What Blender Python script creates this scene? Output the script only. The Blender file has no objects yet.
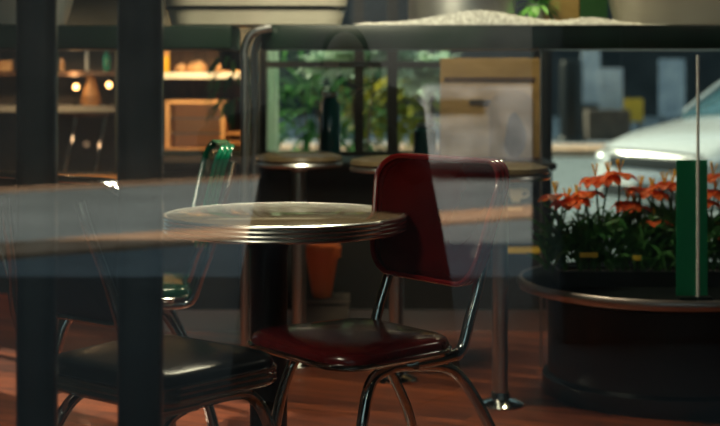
import bpy, bmesh, math, random
from mathutils import Vector, Matrix
random.seed(7)
PI = math.pi
sc = bpy.context.scene
C = sc.collection

# ------------------------------------------------------------------ camera frame helpers
F, H0, HZ = 1400.0, 1.10, 74.0          # focal length in px, eye height, horizon row
def zat(y, D): return H0 - (y - HZ) * D / F
def xat(x, D): return (x - 360.0) * D / F

# ------------------------------------------------------------------ materials
def mat(name, col, rough=.5, metal=0., spec=.5, coat=0., emit=None, es=0., trans=0.):
    m = bpy.data.materials.new(name); m.use_nodes = True
    b = m.node_tree.nodes['Principled BSDF']
    b.inputs['Base Color'].default_value = (*col, 1)
    b.inputs['Roughness'].default_value = rough
    b.inputs['Metallic'].default_value = metal
    b.inputs['Specular IOR Level'].default_value = spec
    b.inputs['Coat Weight'].default_value = coat
    b.inputs['Coat Roughness'].default_value = .08
    b.inputs['Transmission Weight'].default_value = trans
    if emit:
        b.inputs['Emission Color'].default_value = (*emit, 1); b.inputs['Emission Strength'].default_value = es
    return m
def noisy(m, c1, c2, scale=8., detail=3., stretch=(1, 1, 1), lo=.35, hi=.65, bump=0.):
    nt = m.node_tree; N = nt.nodes; L = nt.links
    tc = N.new('ShaderNodeTexCoord'); mp = N.new('ShaderNodeMapping'); mp.inputs['Scale'].default_value = stretch
    no = N.new('ShaderNodeTexNoise'); no.inputs['Scale'].default_value = scale; no.inputs['Detail'].default_value = detail
    r = N.new('ShaderNodeValToRGB')
    r.color_ramp.elements[0].position = lo; r.color_ramp.elements[0].color = (*c1, 1)
    r.color_ramp.elements[1].position = hi; r.color_ramp.elements[1].color = (*c2, 1)
    L.new(tc.outputs['Object'], mp.inputs['Vector']); L.new(mp.outputs[0], no.inputs['Vector'])
    L.new(no.outputs['Fac'], r.inputs['Fac']); L.new(r.outputs[0], N['Principled BSDF'].inputs['Base Color'])
    if bump:
        b = N.new('ShaderNodeBump'); b.inputs['Strength'].default_value = bump; b.inputs['Distance'].default_value = .01
        L.new(no.outputs['Fac'], b.inputs['Height']); L.new(b.outputs[0], N['Principled BSDF'].inputs['Normal'])
    return m
chrome = noisy(mat('chrome', (.75, .76, .75), .12, 1.), (.62, .63, .62), (.8, .8, .78), 30, 4, (1, 1, 1), .3, .7)
steel = mat('brushed_steel', (.55, .56, .55), .3, 1.)
red_vinyl = noisy(mat('red_vinyl', (.25, .012, .012), .25, 0, .5, .5), (.060, .003, .004), (.12, .007, .007), 5)
red_edge = mat('red_piping', (.28, .012, .014), .2, 0, .5, .6)
green_vinyl = mat('green_vinyl', (.01, .12, .06), .25, 0, .5, .6)
green_edge = mat('green_piping', (.01, .30, .16), .2, 0, .5, .6)
black_vinyl = noisy(mat('black_vinyl', (.01, .01, .012), .3, 0, .3, .04), (.004, .005, .005), (.009, .010, .011), 6)
black_edge = mat('black_piping', (.02, .02, .022), .2, 0, .5, .5)
black_metal = mat('black_metal', (.006, .007, .007), .35, 0, .5)
post_mat = mat('black_gloss_paint', (.006, .009, .010), .22, 0, .5, .3)
laminate = noisy(mat('speckled_laminate', (.3, .25, .2), .12, 0, .6, .6), (.27, .19, .11), (.40, .30, .19), 220, 5, (1, 1, 1), .42, .58)
tan = noisy(mat('tan_board', (.45, .28, .1), .5), (.42, .26, .07), (.62, .40, .14), 5, 4, (1, 1, 3))
tan2 = noisy(mat('tan_board_dark', (.3, .18, .06), .5), (.24, .15, .05), (.40, .25, .08), 7, 4)
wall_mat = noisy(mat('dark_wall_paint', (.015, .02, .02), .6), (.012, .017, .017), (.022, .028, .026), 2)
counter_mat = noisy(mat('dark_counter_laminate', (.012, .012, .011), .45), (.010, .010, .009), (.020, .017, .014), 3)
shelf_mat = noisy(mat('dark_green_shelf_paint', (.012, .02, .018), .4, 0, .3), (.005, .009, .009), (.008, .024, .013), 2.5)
cream = noisy(mat('cream_enamel', (.62, .57, .45), .35, 0, .5, .3), (.56, .51, .40), (.68, .63, .52), 4)
grey_enamel = noisy(mat('grey_enamel', (.2, .22, .21), .4), (.15, .17, .165), (.27, .28, .27), 4)
white = mat('white_paint', (.75, .75, .72), .5)
yellow = mat('yellow_card', (.75, .48, .04), .5)
warm_wood = noisy(mat('warm_wood', (.5, .25, .1), .4), (.34, .16, .06), (.56, .3, .12), 6, 4, (1, 1, 6))
brown_wood = noisy(mat('brown_wood', (.12, .055, .025), .45), (.08, .035, .018), (.16, .075, .035), 6, 4, (6, 1, 1))
terracotta = noisy(mat('orange_glaze', (.85, .18, .05), .4), (.80, .15, .04), (.95, .24, .07), 4)
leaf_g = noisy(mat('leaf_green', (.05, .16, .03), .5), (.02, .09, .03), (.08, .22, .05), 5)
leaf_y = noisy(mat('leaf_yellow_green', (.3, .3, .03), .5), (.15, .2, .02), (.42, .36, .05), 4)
leaf_p = noisy(mat('leaf_sunlit_tone', (.35, .5, .32), .5), (.30, .50, .36), (.82, .90, .72), 5)  # sunlight on the leaves is put into this pale colour
stem_m = mat('stem_green', (.04, .1, .03), .6)
petal = noisy(mat('orange_petal', (.75, .12, .02), .5), (.65, .07, .02), (.9, .22, .05), 14)
pollen = mat('yellow_centre', (.8, .45, .03), .5)
soil = mat('soil', (.02, .013, .01), .9)
sugar = noisy(mat('white_granules', (.75, .74, .7), .8), (.55, .54, .5), (.85, .85, .8), 60, 4, (1, 1, 1), .4, .6, .5)
bread = noisy(mat('bread_crust', (.6, .3, .1), .6), (.5, .22, .07), (.8, .5, .25), 9)
curtain = noisy(mat('pale_green_curtain', (.5, .62, .5), .7), (.55, .70, .58), (.85, .90, .80), 6, 3, (6, 6, .6))
car_paint = mat('white_car_paint', (.72, .74, .76), .25, 0, .5, .8)
car_glass = mat('blue_car_glass', (.03, .10, .13), .08, 0, .8, .5)
dark_trim = mat('dark_car_trim', (.02, .022, .025), .4)
lamp_lens = mat('headlight_lens', (.6, .62, .65), .1, .3, .8, .5)
tyre = mat('tyre_rubber', (.015, .015, .016), .8)
asphalt = noisy(mat('asphalt', (.10, .12, .15), .8), (.15, .18, .195), (.21, .245, .265), 1.5, 6)
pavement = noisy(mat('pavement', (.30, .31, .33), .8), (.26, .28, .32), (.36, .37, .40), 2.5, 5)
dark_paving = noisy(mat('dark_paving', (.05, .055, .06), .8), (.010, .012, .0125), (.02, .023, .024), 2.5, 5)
kerb_m = noisy(mat('sandstone_kerb', (.55, .35, .22), .8), (.55, .32, .19), (.66, .42, .28), 3)
facade_m = noisy(mat('dark_facade', (.03, .035, .04), .8), (.02, .025, .03), (.045, .05, .055), 1.2)
pale_panel = noisy(mat('pale_blue_panel', (.55, .6, .68), .5), (.42, .47, .55), (.66, .70, .76), 3)
brown_box = noisy(mat('brown_box', (.09, .07, .055), .7), (.07, .055, .045), (.12, .09, .07), 5)
coat = mat('dark_coat', (.01, .011, .014), .85)
skin = mat('skin', (.45, .27, .2), .5)
ceiling_m = mat('ceiling_paint', (.03, .032, .03), .8)
green_glass = mat('green_panel', (.03, .42, .24), .3, 0, .5, .3); lily_leaf = noisy(mat('lily_leaf', (.05, .16, .03), .45), (.035, .14, .04), (.11, .30, .08), 5)
bulb = mat('lamp_glow', (1, .6, .3), .5, emit=(1, .48, .16), es=9)
glow_screen = mat('oven_interior_glow', (.8, .5, .3), .5, emit=(1, .42, .17), es=.10)

def floor_material():
    m = mat('red_wood_planks', (.2, .06, .03), .35, 0, .5, .15)
    nt = m.node_tree; N = nt.nodes; L = nt.links; b = N['Principled BSDF']
    tc = N.new('ShaderNodeTexCoord'); mp = N.new('ShaderNodeMapping'); mp.inputs['Rotation'].default_value = (0, 0, math.radians(24))
    br = N.new('ShaderNodeTexBrick'); br.inputs['Scale'].default_value = 1
    br.inputs['Brick Width'].default_value = 1.1; br.inputs['Row Height'].default_value = .075
    br.inputs['Mortar Size'].default_value = .003; br.offset = .37
    br.inputs['Color1'].default_value = (.30, .075, .028, 1); br.inputs['Color2'].default_value = (.085, .02, .010, 1)
    br.inputs['Mortar'].default_value = (.012, .006, .004, 1)
    no = N.new('ShaderNodeTexNoise'); no.inputs['Scale'].default_value = 5; no.inputs['Detail'].default_value = 5
    mp2 = N.new('ShaderNodeMapping'); mp2.inputs['Scale'].default_value = (1, 12, 1)
    mx = N.new('ShaderNodeMixRGB'); mx.blend_type = 'MULTIPLY'; mx.inputs[0].default_value = .6
    rp = N.new('ShaderNodeValToRGB'); rp.color_ramp.elements[0].position = .35; rp.color_ramp.elements[1].position = .68; rp.color_ramp.elements[0].color = (.12, .10, .10, 1); rp.color_ramp.elements[1].color = (1.4, 1.3, 1.2, 1)
    L.new(tc.outputs['Object'], mp.inputs[0]); L.new(mp.outputs[0], br.inputs['Vector'])
    L.new(mp.outputs[0], mp2.inputs[0]); L.new(mp2.outputs[0], no.inputs['Vector']); L.new(no.outputs['Fac'], rp.inputs[0])
    L.new(br.outputs['Color'], mx.inputs[1]); L.new(rp.outputs[0], mx.inputs[2]); L.new(mx.outputs[0], b.inputs['Base Color'])
    return m
floor_m = floor_material()

def pane_material():
    m = bpy.data.materials.new('shopfront_glass'); m.use_nodes = True
    nt = m.node_tree; N = nt.nodes; L = nt.links; N.clear()
    o = N.new('ShaderNodeOutputMaterial'); mx = N.new('ShaderNodeMixShader')
    tr = N.new('ShaderNodeBsdfTransparent'); tr.inputs[0].default_value = (.90, .95, .93, 1)
    gl = N.new('ShaderNodeBsdfGlossy'); gl.inputs['Roughness'].default_value = .0; gl.inputs['Color'].default_value = (1, 1, 1, 1)
    fr = N.new('ShaderNodeFresnel'); fr.inputs['IOR'].default_value = 2.2
    L.new(fr.outputs[0], mx.inputs[0]); L.new(tr.outputs[0], mx.inputs[1]); L.new(gl.outputs[0], mx.inputs[2]); L.new(mx.outputs[0], o.inputs[0])
    return m
pane_m = pane_material()

def translucent(m, amt=.5):
    nt = m.node_tree; N = nt.nodes; L = nt.links; b = N['Principled BSDF']; o = N['Material Output']
    t = N.new('ShaderNodeBsdfTranslucent'); x = N.new('ShaderNodeMixShader'); x.inputs[0].default_value = amt
    if b.inputs['Base Color'].is_linked: L.new(b.inputs['Base Color'].links[0].from_socket, t.inputs['Color'])
    else: t.inputs['Color'].default_value = b.inputs['Base Color'].default_value
    L.new(b.outputs[0], x.inputs[1]); L.new(t.outputs[0], x.inputs[2]); L.new(x.outputs[0], o.inputs['Surface'])
for m_ in (leaf_g, leaf_y, leaf_p, curtain, petal, lily_leaf): translucent(m_)
translucent(green_glass, .6)
# ------------------------------------------------------------------ mesh helpers
def obj(name, bm, m, parent=None, smooth=True, label=None):
    me = bpy.data.meshes.new(name)
    bmesh.ops.recalc_face_normals(bm, faces=bm.faces)
    bm.to_mesh(me); bm.free()
    if smooth:
        for p in me.polygons: p.use_smooth = True
        try: me.set_sharp_from_angle(angle=math.radians(38))
        except Exception: pass
    me.materials.append(m)
    o = bpy.data.objects.new(name, me); C.objects.link(o)
    if parent: o.parent = parent
    if label: o['label'] = label
    return o
def tag(o, label, cat, group=None, kind=None):
    if label: o['label'] = label
    if cat: o['category'] = cat
    if group: o['group'] = group
    if kind: o['kind'] = kind
    return o
def thing(name, label, cat, loc=(0, 0, 0), rz=0, group=None):
    o = bpy.data.objects.new(name, None); C.objects.link(o); o.empty_display_size = .1
    o.location = loc; o.rotation_euler = (0, 0, rz)
    return tag(o, label, cat, group)
def dup(root, loc, rz, label, group=None):
    r = root.copy(); C.objects.link(r); r.location = loc; r.rotation_euler = (0, 0, rz); r['label'] = label
    if group: r['group'] = group
    for ch in list(root.children):
        c = ch.copy(); C.objects.link(c); c.parent = r
        for g in list(ch.children):
            d = g.copy(); C.objects.link(d); d.parent = c
    return r
def box(bm, x0, x1, y0, y1, z0, z1, bev=0.):
    v = [bm.verts.new(p) for p in [(x0, y0, z0), (x1, y0, z0), (x1, y1, z0), (x0, y1, z0), (x0, y0, z1), (x1, y0, z1), (x1, y1, z1), (x0, y1, z1)]]
    fs = [bm.faces.new([v[i] for i in f]) for f in [(0, 3, 2, 1), (4, 5, 6, 7), (0, 1, 5, 4), (1, 2, 6, 5), (2, 3, 7, 6), (3, 0, 4, 7)]]
    if bev:
        es = list({e for f in fs for e in f.edges})
        bmesh.ops.bevel(bm, geom=es, offset=bev, segments=3, profile=.6, affect='EDGES')
    return bm
def B(*a, **k): return box(bmesh.new(), *a, **k)
def catmull(pts, n=8):
    P = [Vector(p) for p in pts]; out = []
    for i in range(len(P) - 1):
        p0 = P[i - 1] if i else P[0] * 2 - P[1]; p1, p2 = P[i], P[i + 1]; p3 = P[i + 2] if i + 2 < len(P) else P[-1] * 2 - P[-2]
        for k in range(n):
            t = k / n
            out.append(.5 * ((2 * p1) + (p2 - p0) * t + (2 * p0 - 5 * p1 + 4 * p2 - p3) * t * t + (3 * p1 - p0 - 3 * p2 + p3) * t ** 3))
    out.append(P[-1]); return out
def tube(bm, pts, r, seg=14, smooth=8, taper=None):
    P = catmull(pts, smooth) if smooth else [Vector(p) for p in pts]
    rings = []; nrm = None
    for i, p in enumerate(P):
        t = (P[min(i + 1, len(P) - 1)] - P[max(i - 1, 0)]).normalized()
        if nrm is None:
            nrm = t.orthogonal().normalized()
        nrm = (nrm - t * nrm.dot(t)).normalized(); bn = t.cross(nrm)
        rr = r if taper is None else r * (1 + (taper - 1) * i / (len(P) - 1))
        rings.append([bm.verts.new(p + (nrm * math.cos(2 * PI * k / seg) + bn * math.sin(2 * PI * k / seg)) * rr) for k in range(seg)])
    for a, b in zip(rings, rings[1:]):
        for k in range(seg): bm.faces.new([a[k], a[(k + 1) % seg], b[(k + 1) % seg], b[k]])
    bm.faces.new(rings[0][::-1]); bm.faces.new(rings[-1]); return bm
def lathe(bm, prof, seg=48, cx=0, cy=0, cz=0):
    rings = []
    for r, z in prof:
        if r < 1e-5: rings.append([bm.verts.new((cx, cy, cz + z))])
        else: rings.append([bm.verts.new((cx + r * math.cos(2 * PI * k / seg), cy + r * math.sin(2 * PI * k / seg), cz + z)) for k in range(seg)])
    for a, b in zip(rings, rings[1:]):
        for k in range(seg):
            k2 = (k + 1) % seg
            if len(a) == 1 and len(b) == 1: continue
            if len(a) == 1: bm.faces.new([a[0], b[k2], b[k]])
            elif len(b) == 1: bm.faces.new([a[k], a[k2], b[0]])
            else: bm.faces.new([a[k], a[k2], b[k2], b[k]])
    if len(rings[0]) > 1 and len(rings[-1]) > 1 and abs(prof[0][0] - prof[-1][0]) < .012 and prof[0][0] > .04:   # a ring: close the section, leave the hole open
        a, b = rings[-1], rings[0]
        for k in range(seg): bm.faces.new([a[k], a[(k + 1) % seg], b[(k + 1) % seg], b[k]])
        return bm
    if len(rings[0]) > 1: bm.faces.new(rings[0][::-1])
    if len(rings[-1]) > 1: bm.faces.new(rings[-1])
    return bm
def rrect(w, d, r, n=8):
    r = max(.002, min(r, w / 2 - .001, d / 2 - .001)); out = []
    for cx, cy, a0 in ((w / 2 - r, d / 2 - r, 0), (-w / 2 + r, d / 2 - r, PI / 2), (-w / 2 + r, -d / 2 + r, PI), (w / 2 - r, -d / 2 + r, 1.5 * PI)):
        for k in range(n + 1):
            a = a0 + PI / 2 * k / n; out.append((cx + r * math.cos(a), cy + r * math.sin(a)))
    return out
def stack(bm, w, d, r, prof, fn):
    """prof: (offset, height, scale); fn maps (u, v, h) to 3D"""
    rings = []
    for o, h, s in prof:
        ring = rrect(w + 2 * o, d + 2 * o, r + o)
        rings.append([bm.verts.new(fn(u * s, v * s, h)) for u, v in ring])
    n = len(rings[0])
    for a, b in zip(rings, rings[1:]):
        for k in range(n): bm.faces.new([a[k], a[(k + 1) % n], b[(k + 1) % n], b[k]])
    bm.faces.new(rings[0][::-1]); bm.faces.new(rings[-1]); return bm

# ------------------------------------------------------------------ diner chair (faces +x, origin on the floor under the seat)
def make_chair(name, label, vinyl, edge, ribs=3, SD=.39, LX_=0., spread=.12):
    t = thing(name, label, 'chair')
    SW, SH = .40, .468
    rh = .0125 * ribs
    def tap(u, v, h):                      # seat a little narrower at the rear
        return Vector((u, v * (1 + .16 * u / SD), h))
    s = stack(bmesh.new(), SD, SW, .085, [(-.012, SH - rh * .8, 1), (-.002, SH - .01, 1), (0, SH + .004, 1), (-.006, SH + .016, 1), (-.02, SH + .023, 1), (-.02, SH + .027, .8), (-.02, SH + .029, .5), (-.02, SH + .03, .2)], tap)
    obj('seat', s, vinyl, t)
    prof = [(-.03, SH - .0025 - rh, 1), (0, SH - .0025 - rh, 1)]
    for k in range(ribs):
        z = SH - rh + k * .0125
        prof += [(.003, z + .001, 1), (.007, z + .004, 1), (.007, z + .008, 1), (.002, z + .0115, 1)]
    prof += [(-.004, SH, 1), (-.03, SH, 1)]
    obj('seat_rim', stack(bmesh.new(), SD, SW, .085, prof, tap), chrome, t, label='ribbed chrome band around the seat' if ribs > 2 else 'narrow chrome band around the seat')
    # backrest: curved, leaning, wider at the top
    BH0, BH1, BW = .60, .893, .425
    bh = BH1 - BH0; zc = (BH0 + BH1) / 2
    def lean(z): return -.205 - .235 * (z - .47) - .06 * max(0, z - .47) ** 2
    def back(u, v, h):
        z = zc + v; uu = u * (1 + .13 * v / (bh / 2))
        return Vector((lean(z) + h + .55 * uu * uu, uu, z))
    pr = [(-.012, -.014, .25), (-.012, -.014, .55), (-.012, -.014, .8), (-.012, -.014, 1), (-.004, -.011, 1), (-.004, .011, 1), (-.012, .015, 1), (-.03, .022, 1), (-.03, .026, .8), (-.03, .028, .5), (-.03, .028, .2)]
    br = obj('backrest', stack(bmesh.new(), BW, bh, .07, pr, back), vinyl, t)
    for nm_h in (-.0115, .0, .0115):       # three ribs round the edge of the panel
        pass
    bm = bmesh.new()
    for hh in (-.010, .004, .018):
        ring = [back(u, v, hh) for u, v in rrect(BW - .004, bh - .004, .068, 8)]
        tube(bm, ring + [ring[0]], .0068, 8, 0)
    obj('piping', bm, edge, br)
    # back tubes and legs
    U = SH - .003 - rh
    for sgn in (-1, 1):
        y = sgn * .168
        pts = [(-.05, y * 1.02, U - .012), (-.15, y, U - .010), (-.19, y, U), (-.210, y, U + .045), (-.217, y, .52), (-.247, y * 1.0, .60), (lean(.7) - .022 + .55 * y * y, y * (1 + spread * .4), .70), (lean(.80) - .026 + .55 * y * y, y * (1 + spread * .8), .80), (lean(.85) - .022 + .55 * y * y, y * (1 + spread), .85)]
        obj('back_tube', tube(bmesh.new(), pts, .0135), chrome, t, label='bent chrome tube holding the backrest')
        y = sgn * .15
        zt = U - .016
        pts = [(.235 - LX_, y * 1.18, .012), (.205 - LX_, y * 1.12, .20), (.182 - LX_, y * 1.06, .33), (.15 - LX_, y, zt - .025), (.10 - LX_, y, zt - .003), (0, y, zt)]
        lg = obj('leg', tube(bmesh.new(), pts, .0135), chrome, t, label='curved chrome front leg')
        obj('foot', lathe(bmesh.new(), [(.0, 0), (.016, 0), (.017, .02), (.013, .026), (0, .026)], 16, .236 - LX_, y * 1.18, 0), black_metal, lg)
        pts = [(-.275 - LX_, y * 1.18, .012), (-.245 - LX_, y * 1.12, .14), (-.195 - LX_, y * 1.06, .27), (-.125 - LX_ * .7, y, zt - .035), (-.06, y, zt - .004), (0, y, zt)]
        lg = obj('leg', tube(bmesh.new(), pts, .0135), chrome, t, label='curved chrome rear leg')
        obj('foot', lathe(bmesh.new(), [(.0, 0), (.016, 0), (.017, .02), (.013, .026), (0, .026)], 16, -.276 - LX_, y * 1.18, 0), black_metal, lg)
    obj('seat_plate', stack(bmesh.new(), .30, .26, .03, [(0, U - .008, 1), (0, U + .001, 1)], lambda u, v, h: Vector((u, v, h))), black_metal, t)
    return t

red = make_chair('diner_chair', 'red vinyl diner chair with curved chrome legs, right of the round table', red_vinyl, red_edge, ribs=1, SD=.37, LX_=.09)
fd = Vector((-.79, -.61)).normalized(); rc = Vector((.128, 3.40)) + fd * .185
red.location = (rc.x, rc.y, 0); red.rotation_euler = (0, 0, math.atan2(fd.y, fd.x))
blk = make_chair('diner_chair', 'black diner chair seen from behind, nearest the glass, with ribbed chrome seat edge', black_vinyl, chrome, spread=-.3)
fb = Vector((.63, .78)).normalized(); side = Vector((-fb.y, fb.x)); cb = Vector((-.178, 3.075)) - fb * .185 + side * .19
blk.location = (cb.x, cb.y, 0); blk.rotation_euler = (0, 0, math.atan2(fb.y, fb.x))
grn = make_chair('diner_chair', 'green vinyl diner chair seen edge on behind the round table', green_vinyl, green_edge, ribs=1)
grn.location = (-.70, 4.13, 0); grn.rotation_euler = (0, 0, math.radians(190))

# ------------------------------------------------------------------ round table
TX, TY, TR = xat(284.5, 3.5), 3.5, .305
t = thing('cafe_table', 'small round cafe table with speckled top, ribbed metal rim and black pedestal', 'table', (TX, TY, 0))
obj('tabletop', lathe(bmesh.new(), [(0, .715), (TR - .012, .715), (TR - .006, .722), (TR - .006, .748), (TR - .010, .7505), (0, .7505)], 96), laminate, t, label='speckled tan laminate top')
prof = [(TR - .012, .709)]
for k in range(4):
    z = .710 + k * .0104
    prof += [(TR - .003, z + .0003), (TR + .001, z + .0018), (TR + .003, z + .0052), (TR + .001, z + .0086), (TR - .003, z + .0101)]
prof += [(TR - .006, .7525), (TR - .012, .7505)]
obj('table_rim', lathe(bmesh.new(), prof, 96), mat('polished_aluminium', (.8, .8, .77), .24, 1.), t, label='ribbed polished metal rim')
cx = -.040
obj('pedestal', lathe(bmesh.new(), [(0, .03), (.05, .03), (.047, .06), (.047, .66), (.06, .69), (.06, .70), (0, .70)], 40, cx), black_metal, t)
obj('mounting_plate', stack(bmesh.new(), .30, .30, .02, [(0, .70, 1), (0, .714, 1)], lambda u, v, h: Vector((u + cx * .5, v, h))), black_metal, t)
obj('foot', lathe(bmesh.new(), [(0, 0), (.20, 0), (.205, .006), (.19, .016), (.07, .035), (.05, .04), (0, .04)], 48, cx), black_metal, t)

# ------------------------------------------------------------------ bar stools
def make_stool(label, loc):
    t = thing('bar_stool', label, 'stool', loc, 0, 'bar stools along the dark counter')
    s = obj('seat', lathe(bmesh.new(), [(0, .755), (.135, .755), (.158, .765), (.166, .778), (.160, .792), (.12, .802), (0, .806)], 48), mat('brown_stool_vinyl', (.10, .07, .035), .3, 0, .5, .4), t)
    obj('seat_band', lathe(bmesh.new(), [(.15, .75), (.163, .752), (.168, .760), (.163, .769), (.15, .77)], 48), steel, s)
    obj('pole', lathe(bmesh.new(), [(.026, .02), (.026, .73), (.045, .745), (.06, .756)], 24), steel, t, label='steel pole')
    obj('base', lathe(bmesh.new(), [(0, 0), (.075, 0), (.078, .006), (.06, .016), (.034, .024), (.03, .045), (0, .045)], 36), chrome, t, label='round steel floor flange')
    return t
st = make_stool('round bar stool directly behind the far edge of the cafe table', (xat(299, 5.3), 5.3, 0))
dup(st, (xat(396, 5.03), 5.03, 0), .3, 'round bar stool partly hidden behind the left side of the red chair back')
dup(st, (xat(500, 4.65), 4.65, 0), .7, 'round bar stool standing right of the red chair, by the low dark table')

# ------------------------------------------------------------------ room
def struct(name, bm, m, parent=None): 
    o = obj(name, bm, m, parent, smooth=False)
    if parent is None: o['kind'] = 'structure'
    return o
GY, BY = 2.2, 7.0
XL, XR = -2.6, 2.6
struct('floor', B(XL - .1, XR + .1, GY, BY + .12, -.1, 0), floor_m)
struct('ceiling', B(XL - .1, XR + .1, GY - .05, BY + .12, 2.8, 2.9), ceiling_m)
# rear wall in pieces round its three openings
KX0, KX1, KZ0, KZ1 = -1.01, -.575, .715, 1.25
NX0, NX1, NZ0, NZ1 = -1.95, -1.225, .60, 1.235
WX0, WX1, WZ0, WZ1 = -.50, .90, .68, 1.75
RX0, RX1, RZ0, RZ1 = .935, 2.45, .06, 1.75
bm = bmesh.new()
y0, y1 = BY, BY + .12
box(bm, XL, XR, y0, y1, 1.75, 2.8)
for a, b, zz in ((XL, NX0, 0), (NX1, KX0, 0), (KX1, WX0, 0), (WX1, RX0, 0), (RX1, XR, 0)): box(bm, a, b, y0, y1, 0, 1.75)
box(bm, NX0, NX1, y0, y1, 0, NZ0); box(bm, NX0, NX1, y0, y1, NZ1, 1.75)
box(bm, KX0, KX1, y0, y1, 0, KZ0); box(bm, KX0, KX1, y0, y1, KZ1, 1.75)
box(bm, WX0, WX1, y0, y1, 0, WZ0); box(bm, RX0, RX1, y0, y1, 0, RZ0)
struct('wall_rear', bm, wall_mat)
bm = bmesh.new()     # left wall with two tall narrow windows that let the sun in
LW = [(6.05, 6.75)]
zA, zB = 1.05, 2.25
prev = GY
for a, b in LW:
    box(bm, XL - .1, XL, prev, a, 0, 2.8); box(bm, XL - .1, XL, a, b, 0, zA); box(bm, XL - .1, XL, a, b, zB, 2.8); prev = b
box(bm, XL - .1, XL, prev, BY, 0, 2.8)
struct('wall_left', bm, wall_mat)
struct('wall_right', B(XR, XR + .1, GY, BY, 0, 2.8), wall_mat)
# shopfront: wall above, sill, glass, posts
struct('wall_front', box(box(bmesh.new(), XL - .1, XR + .1, GY - .05, GY + .06, 2.3, 2.9), XL - .1, XR + .1, GY - .05, GY + .06, -.1, .12), wall_mat)
w = struct('window_1', B(XL - .1, XR + .1, GY - .004, GY + .004, .12, 2.3), pane_m)
def post(label, x0, x1, D=2.30):
    a, b = xat(x0, D), xat(x1, D)
    o = obj('trim_1', stack(bmesh.new(), b - a, .05, .02, [(0, .0, 1), (0, 2.8, 1)], lambda u, v, h: Vector(((a + b) / 2 + u, D + v, h))), post_mat)
    o['kind'] = 'structure'; return o
post('', 17, 57).name = 'trim_1'
post('', 118, 163).name = 'trim_2'
struct('wall_upper', B(-20, 20, GY - .05, 5.4, 2.9, 8.5), facade_m)
struct('wall_street', box(box(bmesh.new(), -20, XL - .1, GY - .05, GY + .2, -.1, 2.9), XR + .1, 20, GY - .05, GY + .2, -.1, 2.9), facade_m)
# glazing of the rear openings
def window(name, x0, x1, z0, z1, y, bars, hb, fm):
    f = bmesh.new(); q = .03
    box(f, x0, x0 + q, y - .03, y + .03, z0, z1); box(f, x1 - q, x1, y - .03, y + .03, z0, z1)
    box(f, x0, x1, y - .03, y + .03, z0, z0 + q); box(f, x0, x1, y - .03, y + .03, z1 - q, z1)
    for a, b in bars: box(f, a, b, y - .02, y + .02, z0, z1)
    for a, b in hb: box(f, x0, x1, y - .025, y + .025, a, b)
    r = obj(name, B(x0 + .01, x1 - .01, y - .003, y + .003, z0 + .01, z1 - .01), clear_m, smooth=False); r['kind'] = 'structure'
    obj('window_frame', f, fm, r, smooth=False)
clear_m = pane_material(); clear_m.name = 'clear_rear_glass'
clear_m.node_tree.nodes['Fresnel'].inputs['IOR'].default_value = 1.2
window('window_2', WX0, WX1, WZ0, WZ1, BY + .06, [(-.03, .02), (.135, .19)], [(zat(68, 7), zat(61, 7))], black_metal)
window('window_3', RX0, RX1, RZ0, RZ1, BY + .06, [], [], black_metal)

# ------------------------------------------------------------------ dark counter
cY = 6.0
c = thing('bar_counter', 'long dark bar counter running behind the stools', 'counter', (0, cY, 0))
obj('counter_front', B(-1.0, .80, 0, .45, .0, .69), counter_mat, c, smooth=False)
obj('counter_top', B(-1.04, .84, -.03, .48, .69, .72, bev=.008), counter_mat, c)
obj('kick_plate', B(-1.0, .80, -.012, -.001, .0, .09), steel, c, smooth=False)
# printed cup on the counter front
bm = bmesh.new()
ux, uz = xat(515, cY), zat(196, cY)
pts = [(-.028, .032), (.034, .032), (.030, .0), (.018, -.026), (-.012, -.026), (-.024, 0)]
vs0 = [bm.verts.new((ux + a, -.004, uz + b)) for a, b in pts]; vs1 = [bm.verts.new((ux + a, -.001, uz + b)) for a, b in pts]
bm.faces.new(vs0); bm.faces.new(vs1[::-1])
for i in range(6): bm.faces.new([vs0[i], vs0[(i + 1) % 6], vs1[(i + 1) % 6], vs1[i]])
tube(bm, [(ux + .030, -.003, uz + .022), (ux + .052, -.003, uz + .022), (ux + .054, -.003, uz + .002), (ux + .026, -.003, uz - .008)], .004, 8)
box(bm, ux - .035, ux + .03, -.004, -.001, uz - .062, uz - .048)
obj('cup_emblem', bm, mat('cup_print', (.85, .66, .42), .6), c, label='pale coffee cup emblem')
bm = bmesh.new(); box(bm, xat(505, cY), xat(540, cY), -.012, -.001, zat(253, cY), zat(247, cY)); obj('yellow_strip', bm, yellow, c, label='thin yellow strip', smooth=False)

# ------------------------------------------------------------------ orange pot on a crate in front of the counter
def crate(loc, w, d, h, label):
    t = thing('wooden_crate', label, 'crate', loc)
    obj('side_panel', B(-w / 2, -w / 2 + .012, -d / 2, d / 2, 0, h), brown_box, t, smooth=False)
    obj('side_panel', B(w / 2 - .012, w / 2, -d / 2, d / 2, 0, h), brown_box, t, smooth=False)
    obj('front_panel', B(-w / 2 + .012, w / 2 - .012, -d / 2, -d / 2 + .01, .01, h - .01), brown_box, t, smooth=False)
    obj('lid', B(-w / 2 - .004, w / 2 + .004, -d / 2 - .004, d / 2 + .004, h, h + .012), brown_box, t, smooth=False)
pD = 5.72
crate((xat(322, pD), pD, 0), .22, .2, .178, 'dark low wooden crate under the orange pot, against the counter')
p = thing('plant_pot', 'bright orange tapered pot on the dark crate, seen under the cafe table', 'pot', (xat(322, pD), pD, .19))
obj('pot_body', lathe(bmesh.new(), [(0, 0), (.036, 0), (.04, .01), (.066, .165), (.06, .165), (.036, .03), (0, .03)], 40), terracotta, p)
obj('pot_rim', lathe(bmesh.new(), [(.064, .160), (.076, .162), (.080, .205), (.074, .21), (.064, .205)], 40), terracotta, p)
obj('soil', lathe(bmesh.new(), [(0, .13), (.056, .13), (.056, .15), (0, .155)], 24), soil, p)

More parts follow.
